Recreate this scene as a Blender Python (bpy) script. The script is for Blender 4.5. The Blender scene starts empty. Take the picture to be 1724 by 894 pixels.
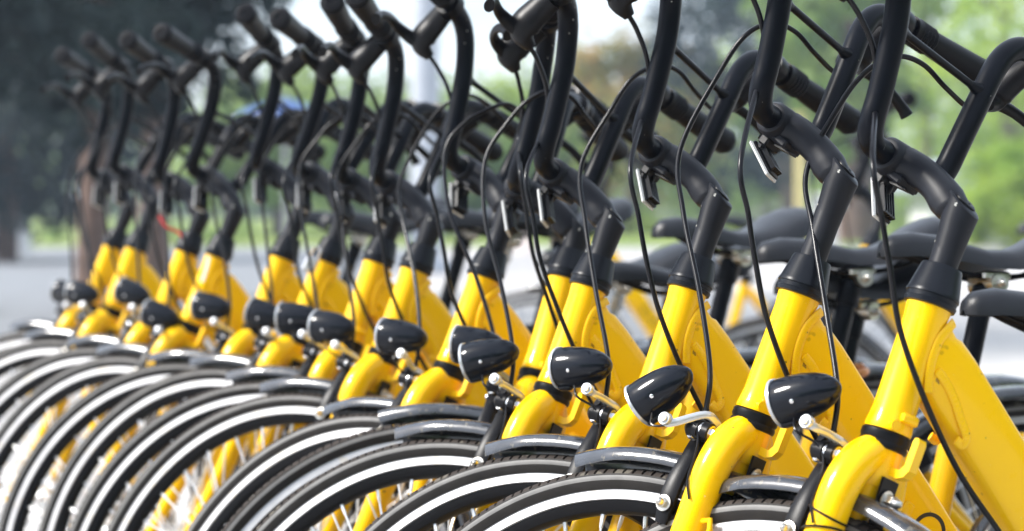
import bpy, math, random
from mathutils import Vector, Matrix, noise
from math import sin, cos, pi, radians
random.seed(7)
C = bpy.context.scene
COL = C.collection

# ------------------------------------------------------------------ camera, sky, sun
FPX = 3385.0
CAMH = 0.96
cd = bpy.data.cameras.new('camera'); cam = bpy.data.objects.new('camera', cd); COL.objects.link(cam)
cam.location = (0, 0, CAMH); cam.rotation_euler = (pi/2, 0, 0)
cd.sensor_width = 36; cd.lens = FPX/1724*36; cd.shift_y = -(447-335)/1724
cd.clip_start = .05; cd.clip_end = 3000
cd.dof.use_dof = True; cd.dof.focus_distance = 2.12; cd.dof.aperture_fstop = 4.2
C.camera = cam
C.view_settings.view_transform = 'Standard'; C.view_settings.look = 'None'
C.view_settings.exposure = 1.3; C.view_settings.gamma = 1

SUN_EL, SUN_AZ = radians(42), radians(-96)      # azimuth from +Y towards +X
W = bpy.data.worlds.new('World'); C.world = W; W.use_nodes = True
nt = W.node_tree; nt.nodes.clear()
def wn(t, **k):
    n = nt.nodes.new(t)
    for a, b in k.items(): setattr(n, a, b)
    return n
wo = wn('ShaderNodeOutputWorld'); wb = wn('ShaderNodeBackground'); sk = wn('ShaderNodeTexSky', sky_type='NISHITA')
sk.sun_disc = False; sk.sun_elevation = SUN_EL; sk.sun_rotation = SUN_AZ; sk.dust_density = 2.0
tc = wn('ShaderNodeTexCoord'); nz = wn('ShaderNodeTexNoise'); nz.inputs['Scale'].default_value = 2.6; nz.inputs['Detail'].default_value = 6
nz.inputs['Roughness'].default_value = .55
mp = wn('ShaderNodeMapping'); mp.inputs['Scale'].default_value = (1, 1, 2.2)
cr = wn('ShaderNodeValToRGB'); cr.color_ramp.elements[0].position = .30; cr.color_ramp.elements[1].position = .58
cl = wn('ShaderNodeValToRGB'); cl.color_ramp.elements[0].position = .35; cl.color_ramp.elements[1].position = .75
cl.color_ramp.elements[0].color = (8.6, 9.2, 10., 1); cl.color_ramp.elements[1].color = (3.4, 4.1, 5.2, 1)
mx = wn('ShaderNodeMixRGB')
L = nt.links.new
L(tc.outputs['Generated'], mp.inputs['Vector']); L(mp.outputs['Vector'], nz.inputs['Vector'])
L(nz.outputs['Fac'], cr.inputs['Fac']); L(nz.outputs['Fac'], cl.inputs['Fac'])
L(cr.outputs['Color'], mx.inputs['Fac']); L(sk.outputs['Color'], mx.inputs['Color1']); L(cl.outputs['Color'], mx.inputs['Color2'])
L(mx.outputs['Color'], wb.inputs['Color']); wb.inputs['Strength'].default_value = .098
L(wb.outputs['Background'], wo.inputs['Surface'])
sd = bpy.data.lights.new('sun', 'SUN'); sd.energy = 3.1; sd.angle = radians(14); sd.color = (1, .965, .91)
sun = bpy.data.objects.new('sun', sd); COL.objects.link(sun)
sdir = Vector((sin(SUN_AZ)*cos(SUN_EL), cos(SUN_AZ)*cos(SUN_EL), sin(SUN_EL)))
sun.rotation_euler = sdir.to_track_quat('Z', 'Y').to_euler(); sun.location = (0, 0, 20)

# ------------------------------------------------------------------ materials
def mat(name, col, rough=.5, metal=0., coat=0., var=0., vscale=30., bump=0., bscale=200., spots=None, col2=None,
        spec=.5, rvar=0., trans=0., emis=None):
    m = bpy.data.materials.new(name); m.use_nodes = True; t = m.node_tree; b = t.nodes['Principled BSDF']
    def N(k): return t.nodes.new(k)
    def setc(s): t.links.new(s, b.inputs['Base Color'])
    b.inputs['Base Color'].default_value = (*col, 1); b.inputs['Roughness'].default_value = rough
    b.inputs['Metallic'].default_value = metal; b.inputs['Coat Weight'].default_value = coat; b.inputs['Coat Roughness'].default_value = .06
    b.inputs['Specular IOR Level'].default_value = spec
    if trans: b.inputs['Transmission Weight'].default_value = trans
    g = N('ShaderNodeTexCoord')
    cur = None
    if var or col2:
        n = N('ShaderNodeTexNoise'); n.inputs['Scale'].default_value = vscale; n.inputs['Detail'].default_value = 5
        t.links.new(g.outputs['Object'], n.inputs['Vector'])
        r = N('ShaderNodeValToRGB'); r.color_ramp.elements[0].position = .35; r.color_ramp.elements[1].position = .68
        a = col2 or tuple(c*(1-var) for c in col); z = col if col2 else tuple(min(1, c*(1+var)) for c in col)
        r.color_ramp.elements[0].color = (*a, 1); r.color_ramp.elements[1].color = (*z, 1)
        t.links.new(n.outputs['Fac'], r.inputs['Fac']); cur = r.outputs['Color']
    if spots:                                          # small paint chips / dirt flecks with a shape of their own
        for (sc, lo, c) in spots:
            n = N('ShaderNodeTexNoise'); n.inputs['Scale'].default_value = 1. if isinstance(sc, tuple) else sc; n.inputs['Detail'].default_value = 3
            if isinstance(sc, tuple):                  # long thin scratches
                mm = N('ShaderNodeMapping'); mm.inputs['Rotation'].default_value = (.5, .9, .3); mm.inputs['Scale'].default_value = sc
                t.links.new(g.outputs['Object'], mm.inputs['Vector']); t.links.new(mm.outputs['Vector'], n.inputs['Vector'])
            else: t.links.new(g.outputs['Object'], n.inputs['Vector'])
            r = N('ShaderNodeValToRGB'); r.color_ramp.elements[0].position = lo; r.color_ramp.elements[1].position = lo+.02
            t.links.new(n.outputs['Fac'], r.inputs['Fac'])
            x = N('ShaderNodeMixRGB'); t.links.new(r.outputs['Color'], x.inputs['Fac'])
            if cur: t.links.new(cur, x.inputs['Color1'])
            else: x.inputs['Color1'].default_value = (*col, 1)
            x.inputs['Color2'].default_value = (*c, 1); cur = x.outputs['Color']
    if cur: setc(cur)
    if rvar:
        n = N('ShaderNodeTexNoise'); n.inputs['Scale'].default_value = 60; n.inputs['Detail'].default_value = 6
        t.links.new(g.outputs['Object'], n.inputs['Vector'])
        q = N('ShaderNodeMapRange'); q.inputs['To Min'].default_value = max(0, rough-rvar); q.inputs['To Max'].default_value = rough+rvar
        t.links.new(n.outputs['Fac'], q.inputs['Value']); t.links.new(q.outputs['Result'], b.inputs['Roughness'])
    if bump:
        n = N('ShaderNodeTexNoise'); n.inputs['Scale'].default_value = bscale; n.inputs['Detail'].default_value = 4
        t.links.new(g.outputs['Object'], n.inputs['Vector'])
        u = N('ShaderNodeBump'); u.inputs['Strength'].default_value = bump; u.inputs['Distance'].default_value = .002
        t.links.new(n.outputs['Fac'], u.inputs['Height']); t.links.new(u.outputs['Normal'], b.inputs['Normal'])
    return m
M = {}
M['yellow'] = mat('yellow_paint', (.94, .535, .0), .30, spec=.14, coat=.38, var=.04, vscale=9, rvar=.09, bump=.02, bscale=60,
                  spots=[(90, .70, (.34, .19, .02)), (30, .715, (.70, .38, .004)), ((420, 420, 14), .745, (.50, .28, .02)), ((260, 40, 300), .76, (.97, .80, .35))])
M['blackbar'] = mat('black_powder_coat', (.0028, .0038, .007), .34, spec=.12, var=.25, vscale=20, rvar=.07, bump=.03, bscale=900, spots=[((500, 500, 22), .75, (.16, .16, .16)), (110, .725, (.55, .55, .5))])
M['stem'] = mat('satin_grey_black_alloy', (.0115, .0125, .017), .42, spec=.19, var=.15, vscale=25, rvar=.07, bump=.03, bscale=500, spots=[(130, .735, (.45, .45, .42))])
M['boot'] = mat('grey_black_plastic', (.0065, .008, .012), .32, spec=.20, var=.1, rvar=.06)
M['gloss'] = mat('gloss_black_plastic', (.004, .0055, .010), .34, coat=.42, spec=.06, spots=[((300, 300, 20), .76, (.10, .10, .11))])
M['fender'] = mat('gloss_black_mudguard', (.030, .033, .041), .24, coat=.8, rvar=.06, var=.3, vscale=40, spots=[(90, .64, (.10, .09, .075)), ((60, 300, 300), .74, (.14, .14, .14))])
M['rubber'] = mat('tyre_rubber', (.028, .022, .019), .78, spots=[(35, .60, (.10, .088, .072))], var=.25, vscale=60, bump=.15, bscale=500, col2=(.045, .036, .031), spec=.18)
M['wall'] = mat('tyre_sidewall', (.017, .015, .014), .6, spec=.2, var=.2, vscale=40, bump=.06, bscale=300)
M['stripe'] = mat('grey_reflective_stripe', (.14, .135, .13), .45, var=.15, vscale=40)
M['grip'] = mat('black_grip_rubber', (.005, .005, .007), .45, spec=.16, bump=.15, bscale=1400)
M['plastic'] = mat('matt_black_plastic', (.004, .004, .0055), .36, spec=.18, rvar=.08, bump=.05, bscale=700)
M['cable'] = mat('black_cable_housing', (.004, .004, .006), .28, coat=.1, spec=.2)
M['silver'] = mat('brushed_aluminium', (.72, .72, .73), .25, metal=1, rvar=.08)
M['track'] = mat('machined_brake_track', (.42, .42, .43), .5, metal=.6, rvar=.06, var=.10, vscale=30, spots=[(45, .64, (.42, .40, .37))])
M['spoke'] = mat('bright_spoke_steel', (.88, .88, .88), .34, metal=.8)
M['rim'] = mat('black_anodised_rim', (.005, .005, .006), .38, spec=.12, rvar=.06)
M['chrome'] = mat('chrome', (.52, .54, .56), .26, metal=.55, rvar=.05)
M['steel'] = mat('zinc_plated_bolt', (.62, .60, .55), .32, metal=1, var=.2, vscale=120)
M['copper'] = mat('copper_anodised_clamp', (.50, .20, .07), .28, metal=.85, rvar=.06)
M['saddle'] = mat('black_saddle_vinyl', (.008, .009, .013), .38, spec=.42, bump=.12, bscale=900, rvar=.06)
M['lens'] = mat('clear_ribbed_lens', (.85, .86, .86), .12, trans=.35, bump=.3, bscale=400)
M['chain'] = mat('oily_chain_steel', (.10, .09, .08), .4, metal=.8)
M['logo'] = mat('black_print', (.012, .012, .012), .35)
M['amber'] = mat('amber_reflector', (.85, .42, .04), .25)
M['red'] = mat('red_tape', (.55, .03, .03), .5)
M['white'] = mat('white_card', (.75, .75, .75), .5)

# ------------------------------------------------------------------ mesh tools
def mesh(name, v, f, mats, sharp=38, smooth=True, mi=None):
    me = bpy.data.meshes.new(name); me.from_pydata([tuple(p) for p in v], [], f)
    for m in (mats if isinstance(mats, (list, tuple)) else [mats]): me.materials.append(M[m] if isinstance(m, str) else m)
    if mi: me.polygons.foreach_set('material_index', mi)
    if smooth:
        me.polygons.foreach_set('use_smooth', [True]*len(me.polygons)); me.set_sharp_from_angle(angle=radians(sharp))
    me.update(); return me
class B:                                               # a bag of vertices and faces
    def __init__(s): s.v = []; s.f = []
    def add(s, v, f):
        o = len(s.v); s.v += [Vector(p) for p in v]; s.f += [tuple(i+o for i in q) for q in f]; return s
    def mesh(s, name, m, **k): return mesh(name, s.v, s.f, m, **k)
def catmull(P, n=8):
    P = [Vector(p) for p in P]; out = []
    Q = [P[0]*2-P[1]] + P + [P[-1]*2-P[-2]]
    for i in range(1, len(Q)-2):
        a, b, c, d = Q[i-1:i+3]
        for k in range(n):
            t = k/n
            out.append(.5*((2*b)+(c-a)*t+(2*a-5*b+4*c-d)*t*t+(3*b-a-3*c+d)*t**3))
    out.append(P[-1]); return out
def tube(P, r, seg=12, up=None, cap=True, exp=2.0):
    """sweep along P; r = number | list of numbers | list of (side, up) radii"""
    P = [Vector(p) for p in P]; n = len(P)
    R = [r]*n if not isinstance(r, (list, tuple)) or (isinstance(r, tuple)) else list(r)
    if len(R) != n:                                    # resample radii along the path
        R0 = R; R = []
        for i in range(n):
            t = i/(n-1)*(len(R0)-1); k = min(int(t), len(R0)-2); w = t-k; a, b = R0[k], R0[k+1]
            R.append(tuple(x*(1-w)+y*w for x, y in zip(a, b)) if isinstance(a, tuple) else a*(1-w)+b*w)
    T = [(P[min(i+1, n-1)]-P[max(i-1, 0)]).normalized() for i in range(n)]
    u = Vector(up) if up else Vector((0, 0, 1)) if abs(T[0].z) < .9 else Vector((1, 0, 0))
    v = []; f = []
    for i in range(n):
        u = (u-T[i]*u.dot(T[i])).normalized() if not up else (Vector(up)-T[i]*Vector(up).dot(T[i])).normalized()
        s = T[i].cross(u)
        rr = R[i]; ra, rb = rr if isinstance(rr, tuple) else (rr, rr)
        for k in range(seg):
            a = 2*pi*k/seg; ca, sa = cos(a), sin(a)
            if exp != 2.0:
                ca = math.copysign(abs(ca)**(2/exp), ca); sa = math.copysign(abs(sa)**(2/exp), sa)
            v.append(P[i]+s*ra*ca+u*rb*sa)
    for i in range(n-1):
        for k in range(seg):
            a = i*seg+k; b = i*seg+(k+1) % seg; f.append((a, b, b+seg, a+seg))
    if cap: f.append(tuple(range(seg))[::-1]); f.append(tuple((n-1)*seg+k for k in range(seg)))
    return v, f
def lathe(prof, seg=24, o=(0, 0, 0), ax=(0, 0, 1), ph=0):
    """prof = (r, h) pairs along axis"""
    o = Vector(o); ax = Vector(ax).normalized(); x = ax.orthogonal().normalized(); y = ax.cross(x); v = []; f = []
    for (r, h) in prof:
        for k in range(seg):
            a = 2*pi*k/seg+ph; v.append(o+ax*h+(x*cos(a)+y*sin(a))*max(r, 1e-5))
    n = len(prof)
    for i in range(n-1):
        for k in range(seg):
            a = i*seg+k; b = i*seg+(k+1) % seg; f.append((a, b, b+seg, a+seg))
    f.append(tuple(range(seg))[::-1]); f.append(tuple((n-1)*seg+k for k in range(seg)))
    return v, f
def box(c, s, rot=None, bev=0):
    c = Vector(c); hx, hy, hz = s[0]/2, s[1]/2, s[2]/2; b = min(bev, hx*.9, hy*.9)
    if bev:
        pts = [(hx-b, -hy), (hx, -hy+b), (hx, hy-b), (hx-b, hy), (-hx+b, hy), (-hx, hy-b), (-hx, -hy+b), (-hx+b, -hy)]
    else: pts = [(hx, -hy), (hx, hy), (-hx, hy), (-hx, -hy)]
    n = len(pts); bz = min(b, hz*.5); lv = [(-hz, 1-.0)] if not bev else []
    rings = [(-hz, b), (-hz+bz, 0), (hz-bz, 0), (hz, b)] if bev else [(-hz, 0), (hz, 0)]
    v = []
    for z, ins in rings:
        for x, y in pts:
            v.append(Vector((x*(1-ins/hx), y*(1-ins/hy), z)))
    f = []
    for i in range(len(rings)-1):
        for k in range(n): f.append((i*n+k, i*n+(k+1) % n, (i+1)*n+(k+1) % n, (i+1)*n+k))
    f.append(tuple(range(n))[::-1]); f.append(tuple((len(rings)-1)*n+k for k in range(n)))
    if rot: v = [rot @ p for p in v]
    return [p+c for p in v], f
def prism(poly, y0, y1, plane='xz'):
    """closed outline extruded"""
    n = len(poly); v = []
    for y in (y0, y1):
        for a, b in poly: v.append(Vector((a, y, b)) if plane == 'xz' else Vector((y, a, b)) if plane == 'yz' else Vector((a, b, y)))
    f = [(k, (k+1) % n, n+(k+1) % n, n+k) for k in range(n)] + [tuple(range(n))[::-1], tuple(range(n, 2*n))]
    return v, f
def obj(name, me, parent=None, mtx=None, label=None):
    o = bpy.data.objects.new(name, me); COL.objects.link(o)
    if parent: o.parent = parent
    if mtx is not None: o.matrix_basis = mtx
    if label: o['label'] = label
    return o
def thing(name, label, cat, group=None, mtx=None, me=None):
    o = obj(name, me, None, mtx); o['label'] = label; o['category'] = cat
    if group: o['group'] = group
    return o

# ------------------------------------------------------------------ bicycle: steered frame (u forward, v left, w up along the steering axis; origin = top of head tube)
H0 = .860; PHI = radians(22.16)
HUB = Vector((.028, 0, -.553)); R0 = .335
BM = {}                                                # shared meshes
def bolt(o, ax, r=.006, h=.006, dome=True):
    b = B(); b.add(*lathe([(r*1.45, 0), (r*1.45, .0012), (r*1.1, .0014)], 20, o, ax)); b.add(*lathe([(r, .001), (r, h), (r*.8, h*1.15)], 6, o, ax))
    if dome: b.add(*lathe([(r*.72, h), (r*.72, h*1.4), (r*.5, h*1.85), (r*.1, h*2.05)], 14, o, ax))
    return b.v, b.f
def build_wheel():
    # tyre with cut tread blocks
    K = 176; v = []; f = []; mi = []
    prof = [(.0150, .3115, 0, 1), (.0170, .3145, 0, 1), (.0186, .3185, 0, 1), (.0192, .3203, 0, 2), (.0195, .3252, 0, 1), (.0191, .3272, 0, 0),
            (.0178, .3296, 1, 0), (.0150, .3322, 1, 0), (.0105, .3340, 1, 0), (.0098, .3328, 0, 0), (.0060, .3336, 0, 0), (.0054, .3353, 1, 0)]
    full = prof + [(-a, b, c, d) for a, b, c, d in prof[::-1]]
    ang = []
    for k in range(K):
        for t, lo in ((0, 0), (.70, 0), (.76, 1), (.94, 1)): ang.append((2*pi*(k+t)/K, lo))
    n = len(full)
    for a, lo in ang:
        for i, (y, r, cut, m) in enumerate(full):
            rr = r-(.0024 if (cut and lo) else 0)
            v.append((rr*cos(a), y, rr*sin(a)))
    for j in range(len(ang)):
        jn = (j+1) % len(ang)
        for i in range(n-1):
            f.append((j*n+i, j*n+i+1, jn*n+i+1, jn*n+i))
            m = full[i][3] if i < len(prof) else full[min(i+1, n-1)][3]
            mi.append(m)
    BM['tyre'] = mesh('tyre', v, f, ['rubber', 'wall', 'stripe'], sharp=30, mi=mi)
    def ring(prof, seg=160):
        v = []; f = []; n = len(prof)
        for j in range(seg):
            a = 2*pi*j/seg
            for y, r in prof: v.append((r*cos(a), y, r*sin(a)))
        for j in range(seg):
            for i in range(n): f.append((j*n+i, j*n+(i+1) % n, ((j+1) % seg)*n+(i+1) % n, ((j+1) % seg)*n+i))
        return v, f
    BM['rim'] = mesh('rim', *ring([(.0124, .3140), (.0124, .3130), (.0118, .3125), (.0118, .3005), (.0124, .2995), (.0112, .2940), (.0085, .2898), (.0045, .2878), (0, .2873),
                                 (-.0045, .2878), (-.0085, .2898), (-.0112, .2940), (-.0124, .2995), (-.0118, .3005), (-.0118, .3125), (-.0124, .3130), (-.0124, .3140), (0, .305)]), 'rim', sharp=30)
    b = B()
    for s in (1, -1): b.add(*ring([(s*.0116, .3128), (s*.0139, .3126), (s*.0142, .3013), (s*.0116, .3006)][::s]))
    BM['brake_track'] = b.mesh('brake_track', 'track', sharp=30)
    b = B(); b.add(*lathe([(.009, -.048), (.009, -.036), (.0235, -.034), (.0235, -.030), (.014, -.026), (.013, .026), (.0235, .030), (.0235, .034), (.009, .036), (.009, .048)], 28, (0, 0, 0), (0, 1, 0)))
    for s in (1, -1): b.add(*bolt((0, s*.048, 0), (0, s, 0), .0085, .008))
    BM['hub'] = b.mesh('hub', 'silver')
    for s in (1, -1):
        for d in (1, -1):
            b = B(); a = d*radians(58)
            p0 = Vector((.0215*cos(a), s*.031, .0215*sin(a))); p1 = Vector((.2872, s*.002, 0)); e = (p0-p1).normalized()
            b.add(*tube([p0, p1], .0014, 6)); b.add(*tube([p1-e*.001, p1+e*.005, p1+e*.0135, p1+e*.015], [.0026, .0025, .0021, .0013], 7))
            BM['spoke', s, d] = b.mesh('spoke', 'spoke')
    b = B(); k = 0
    for k in range(36):
        s = 1 if k % 2 else -1; d = 1 if (k//2) % 2 else -1; me = BM['spoke', s, d]; m = Matrix.Rotation(-2*pi*k/36, 4, 'Y')
        b.add([m @ q.co for q in me.vertices], [tuple(p.vertices) for p in me.polygons])
    BM['spokes'] = b.mesh('spokes', 'spoke')
build_wheel()
def S(u, v, w): return Vector((u, v, w))

def fender(a0, a1, r=.353, hw=.027, tip=True, c=(0, 0, 0)):
    n = 40; sec = [(-1, -.0165), (-.97, -.0100), (-.84, -.0045), (-.5, -.0006), (0, .0010), (.5, -.0006), (.84, -.0045), (.97, -.0100), (1, -.0165)]; v = []; f = []
    th = .0018
    for i in range(n+1):
        a = a0+(a1-a0)*i/n; t = i/n; w = hw
        if tip: w = hw*min(1, .42+8*t) if t < .08 else hw
        dz = 0
        for (y, z) in sec: v.append((c[0]+(r+z)*cos(a), c[1]+y*w, c[2]+(r+z)*sin(a)))
        for (y, z) in sec[::-1]: v.append((c[0]+(r+z-th)*cos(a), c[1]+y*w*.97, c[2]+(r+z-th)*sin(a)))
    m = len(sec)*2
    for i in range(n):
        for k in range(m): f.append((i*m+k, i*m+(k+1) % m, (i+1)*m+(k+1) % m, (i+1)*m+k))
    f.append(tuple(range(m))[::-1]); f.append(tuple(n*m+k for k in range(m)))
    return v, f
# front fender: tip at (.187,-.237) -> angle from hub
BM['front_fender'] = B().add(*fender(math.atan2(-.237-HUB.z, .187-HUB.x), radians(195), .358, .027, True, HUB)).mesh('front_fender', 'fender', sharp=50)

# fork
b = B(); b.add(*tube([S(0, 0, -.150), S(0, 0, -.175), S(0, 0, -.186)], [.0215, .0225, .016], 24))
for s in (1, -1):
    P = catmull([S(0, s*.003, -.156), S(.001, s*.015, -.160), S(.003, s*.0285, -.175), S(.004, s*.0370, -.200), S(.004, s*.0392, -.235), S(.005, s*.0400, -.30), S(.009, s*.042, -.40), S(.018, s*.046, -.49), S(.030, s*.048, -.553)], 6)
    b.add(*tube(P, [.0185, .0188, .0188, .0184, .0178, .0165, .014, .011, .0095], 20, up=(1, 0, 0)))
    b.add(*box((.0285, s*.050, -.556), (.024, .006, .030), bev=.003))
    # eyelet tab for the mudguard stay
    b.add(*tube([S(-.010, s*.046, -.256), S(-.020, s*.048, -.252), S(-.024, s*.048, -.262), S(-.020, s*.048, -.272), S(-.010, s*.046, -.273)], .0032, 8))
b.add(*tube([S(0, 0, -.178), S(0, 0, -.222)], [(.017, .014), (.014, .010)], 16, up=(1, 0, 0)))   # web under the crown
BM['fork'] = b.mesh('fork', 'yellow', sharp=50)
b = B()
P = [(-.010, -.172), (-.030, -.174), (-.037, -.171), (-.0415, -.164), (-.0425, -.136), (-.041, -.132), (-.037, -.132), (-.0355, -.136), (-.0350, -.160), (-.031, -.1655), (-.010, -.164)]
b.add(*prism(P, -.0065, .0065)); BM['steering_stop'] = b.mesh('steering_stop', 'yellow', sharp=30)
BM['crown_bearing'] = B().add(*lathe([(.0205, -.1505), (.0235, -.1495), (.0240, -.1455), (.0228, -.1432), (.0242, -.1405), (.0240, -.1345), (.0215, -.1325)], 40)).mesh('crown_bearing', 'plastic')
b = B(); b.add(*bolt((-.0235, 0, -.196), (-1, 0, 0), .0068, .009)); BM['crown_nut'] = b.mesh('crown_nut', 'steel')
b = B(); b.add(*prism([(-.013, -.176), (.013, -.176), (.011, -.222), (-.011, -.222)], -.0222, -.0196, 'yz')); BM['stay_plate'] = b.mesh('stay_plate', 'plastic')
# cable ties and dynamo wire on the left blade
b = B()
for w, y, tl in ((-.228, .0390, .004), (-.243, .0393, -.005)):
    pts = [S(.005+.0195*cos(a), y+.0195*sin(a), w+tl*cos(a)) for a in [2*pi*k/20 for k in range(21)]]; b.add(*tube(pts, .0012, 6))
BM['cable_tie'] = b.mesh('cable_tie', 'cable')

# headset cover
BM['headset_cover'] = B().add(*lathe([(.0205, -.006), (.0250, -.005), (.0258, -.001), (.0248, .000), (.0252, .0045), (.0262, .0050), (.0262, .0075), (.0255, .0090), (.0205, .0335), (.0196, .0355), (.0165, .036)], 48)).mesh('headset_cover', 'boot', sharp=28)
# stem (moves up and down with the quill)
b = B()
b.add(*tube(catmull([S(0, 0, -.030), S(0, 0, .030), S(0, 0, .070)], 4), [.0140, .0142, .0150], 28))
b.add(*tube(catmull([S(.002, 0, .082), S(.010, 0, .0915), S(.020, 0, .1000), S(.036, 0, .1120), S(.060, 0, .1240), S(.078, 0, .1285)], 5),
            [(.0100, .0100), (.0172, .0165), (.0178, .0182), (.0172, .0165), (.0187, .0168), (.0215, .0190)], 28, up=(-.3, 0, 1), exp=2.25))
def column():
    v = []; f = []; K = 36
    for (r_, w_, k_) in ((.0140, .040, 0), (.0158, .068, 0), (.0172, .082, .0), (.0179, .0985, .0120), (.0166, .1005, .0122), (.001, .1010, .0)):
        for k in range(K): a = 2*pi*k/K; v.append((r_*cos(a)-.0005, r_*sin(a), w_+k_*cos(a)*r_/.0176))
    for i in range(5):
        for k in range(K): f.append((i*K+k, i*K+(k+1) % K, (i+1)*K+(k+1) % K, (i+1)*K+k))
    f.append(tuple(5*K+k for k in range(K))); return v, f
b.add(*column())
BM['stem'] = b.mesh('stem', 'stem', sharp=32)
b = B(); b.add(*lathe([(.0132, -.0275), (.0165, -.0262), (.0192, -.0215), (.0202, 0), (.0192, .0215), (.0165, .0262), (.0132, .0275)], 32, (.091, 0, .131), (0, 1, 0)))
b.add(*box((.078, 0, .1125), (.022, .036, .010), Matrix.Rotation(radians(-25), 3, 'Y'), .002))
BM['stem_clamp'] = b.mesh('stem_clamp', 'stem', sharp=35)
b = B(); b.add(*box((.0975, 0, .109), (.012, .030, .012), Matrix.Rotation(radians(-20), 3, 'Y'), .002)); b.add(*lathe([(.0045, 0), (.0045, .004)], 6, (.098, .012, .103), (0, 0, -1)))
b.add(*prism([(.066, .104), (.088, .109), (.087, .1065), (.066, .1015)], -.008, .008))
BM['clamp_bolt'] = b.mesh('clamp_bolt', 'plastic')
BM['stem_cap'] = B().add(*lathe([(.0125, 0), (.0125, .0012), (.0105, .0022), (.006, .0016), (.0045, -.001)], 24, (-.0012, 0, .1008), (-.66, 0, 1))).mesh('stem_cap', 'plastic')
# handlebar
BARH = [(.091, 0, .131), (.0905, .024, .131), (.090, .040, .1305), (.088, .054, .1325), (.0860, .0640, .1400), (.0845, .0695, .153), (.0835, .0725, .175), (.0835, .0785, .210), (.084, .085, .244),
        (.086, .0925, .272), (.087, .103, .294), (.0865, .119, .3095), (.084, .140, .3165), (.079, .170, .3190), (.062, .240, .3185), (.035, .321, .317)]
full = [(u, -v, w) for u, v, w in BARH[:0:-1]] + BARH
b = B(); b.add(*tube(catmull(full, 5), .0127, 24)); BM['handlebar'] = b.mesh('handlebar', 'blackbar', sharp=60)
b = B(); J = .085
b.add(*tube([S(.084, -J, .244), S(.084, J, .244)], .0040, 12))
for s in (1, -1): b.add(*tube([S(.084, s*.060, .244), S(.084, s*.0665, .244), S(.084, s*.073, .244), S(.084, s*.080, .244)], [.0042, .0052, .0072, .0090], 14))
BM['crossbar'] = b.mesh('crossbar', 'blackbar')
for s in (1, -1):
    Pg = catmull([S(u, s*v, w) for u, v, w in BARH[13:]], 22); Pg = Pg[3:]
    n = len(Pg); rad = []
    for i in range(n):
        t = i/(n-1)
        if t < .05: r = .0165
        elif t < .30: r = .0172 if int(t*64) % 3 else .0148
        else: r = .0150+.0030*min(1, (t-.3)/.6)
        if t > .97: r = .0185
        if i == n-1: r = .0150
        rad.append(r)
    b = B(); b.add(*tube(Pg, rad, 24)); e = (Pg[-1]-Pg[-2]).normalized(); b.add(*lathe([(.0150, 0), (.0145, .0035), (.0070, .0045), (.0060, .0025)], 20, Pg[-1], e))
    BM['grip', s] = b.mesh('grip', 'grip', sharp=35)
    b = B(); q = Vector((.081, s*.160, .3183)); ax = Vector((-.12, s*1, 0)).normalized()
    b.add(*lathe([(.0135, -.009), (.0180, -.0085), (.0185, 0), (.0180, .0085), (.0135, .009)], 24, q, ax))
    b.add(*tube(catmull([S(.090, s*.158, .306), S(.104, s*.154, .290), S(.116, s*.152, .272), S(.118, s*.146, .258), S(.110, s*.134, .249)], 5),
                [(.012, .017), (.013, .019), (.0145, .021), (.0125, .018), (.0065, .008)], 16, up=(1, 0, .4)))
    BM['lever_body', s] = b.mesh('lever_body', 'plastic', sharp=45)
    b = B(); b.add(*tube(catmull([S(.114, s*.146, .262), S(.132, s*.160, .266), S(.138, s*.182, .270), S(.129, s*.212, .270), S(.114, s*.240, .262), S(.103, s*.262, .250), S(.098, s*.270, .243)], 5),
                [(.006, .011), (.0065, .010), (.0055, .008), (.0045, .0065), (.0045, .0065), (.005, .0075), (.0065, .0085)], 14, up=(0, 0, 1)))
    BM['brake_lever', s] = b.mesh('brake_lever', 'plastic', sharp=50)
    b = B(); b.add(*bolt(q+Vector((.019, 0, -.004)), (.5, 0, -1), .0048, .005, False)); b.add(*lathe([(.004, 0), (.004, .002)], 10, (.112, s*.150, .2865), (1, s*.4, .3)))
    BM['lever_bolt', s] = b.mesh('lever_bolt', 'steel')
# reflector under the bars: clear face forward, ribbed black back
b = B(); b.add(*box((0, 0, 0), (.005, .042, .056), bev=.004)); BM['reflector_lens'] = b.mesh('reflector_lens', 'lens')
b = B(); b.add(*box((-.0048, 0, 0), (.005, .039, .052), bev=.003))
for k in range(5): b.add(*box((-.010, -.015+.0075*k, -.002), (.008, .0022, .040)))
for z in (-.020, .017): b.add(*box((-.010, 0, z), (.008, .034, .0025)))
b.add(*tube([S(-.008, 0, .010), S(-.018, 0, .024), S(-.016, 0, .034)], [.007, .006, .008], 10))
BM['reflector_back'] = b.mesh('reflector_back', 'plastic')
# headlight in its own frame: +x = beam
b = B(); prof = [(.0265, .030), (.0275, .026), (.0278, .020), (.0275, .008), (.0258, -.008), (.0225, -.022), (.0175, -.034), (.0110, -.043), (.0050, -.0470), (.0008, -.0482)]
b.add(*lathe([(r, h) for r, h in prof][::-1], 48, (0, 0, 0), (1, 0, 0)))
b.add(*box((.020, 0, -.0275), (.020, .010, .006), bev=.002))
BM['lamp_shell'] = b.mesh('lamp_shell', 'gloss', sharp=60)
BM['lamp_rim'] = B().add(*lathe([(.0270, .0285), (.0286, .0288), (.0290, .0320), (.0270, .0335), (.0255, .0325)], 48, (0, 0, 0), (1, 0, 0))).mesh('lamp_rim', 'chrome')
BM['lamp_lens'] = B().add(*lathe([(.0258, .0310), (.0220, .0345), (.0120, .0368), (.0010, .0375)], 40, (0, 0, 0), (1, 0, 0))).mesh('lamp_lens', 'lens')
BM['lamp_screw'] = B().add(*lathe([(.0026, 0), (.0026, .0012), (.0015, .0018)], 12, (.002, .0245, -.012), (0, 1, -.5))).mesh('lamp_screw', 'silver')
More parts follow.
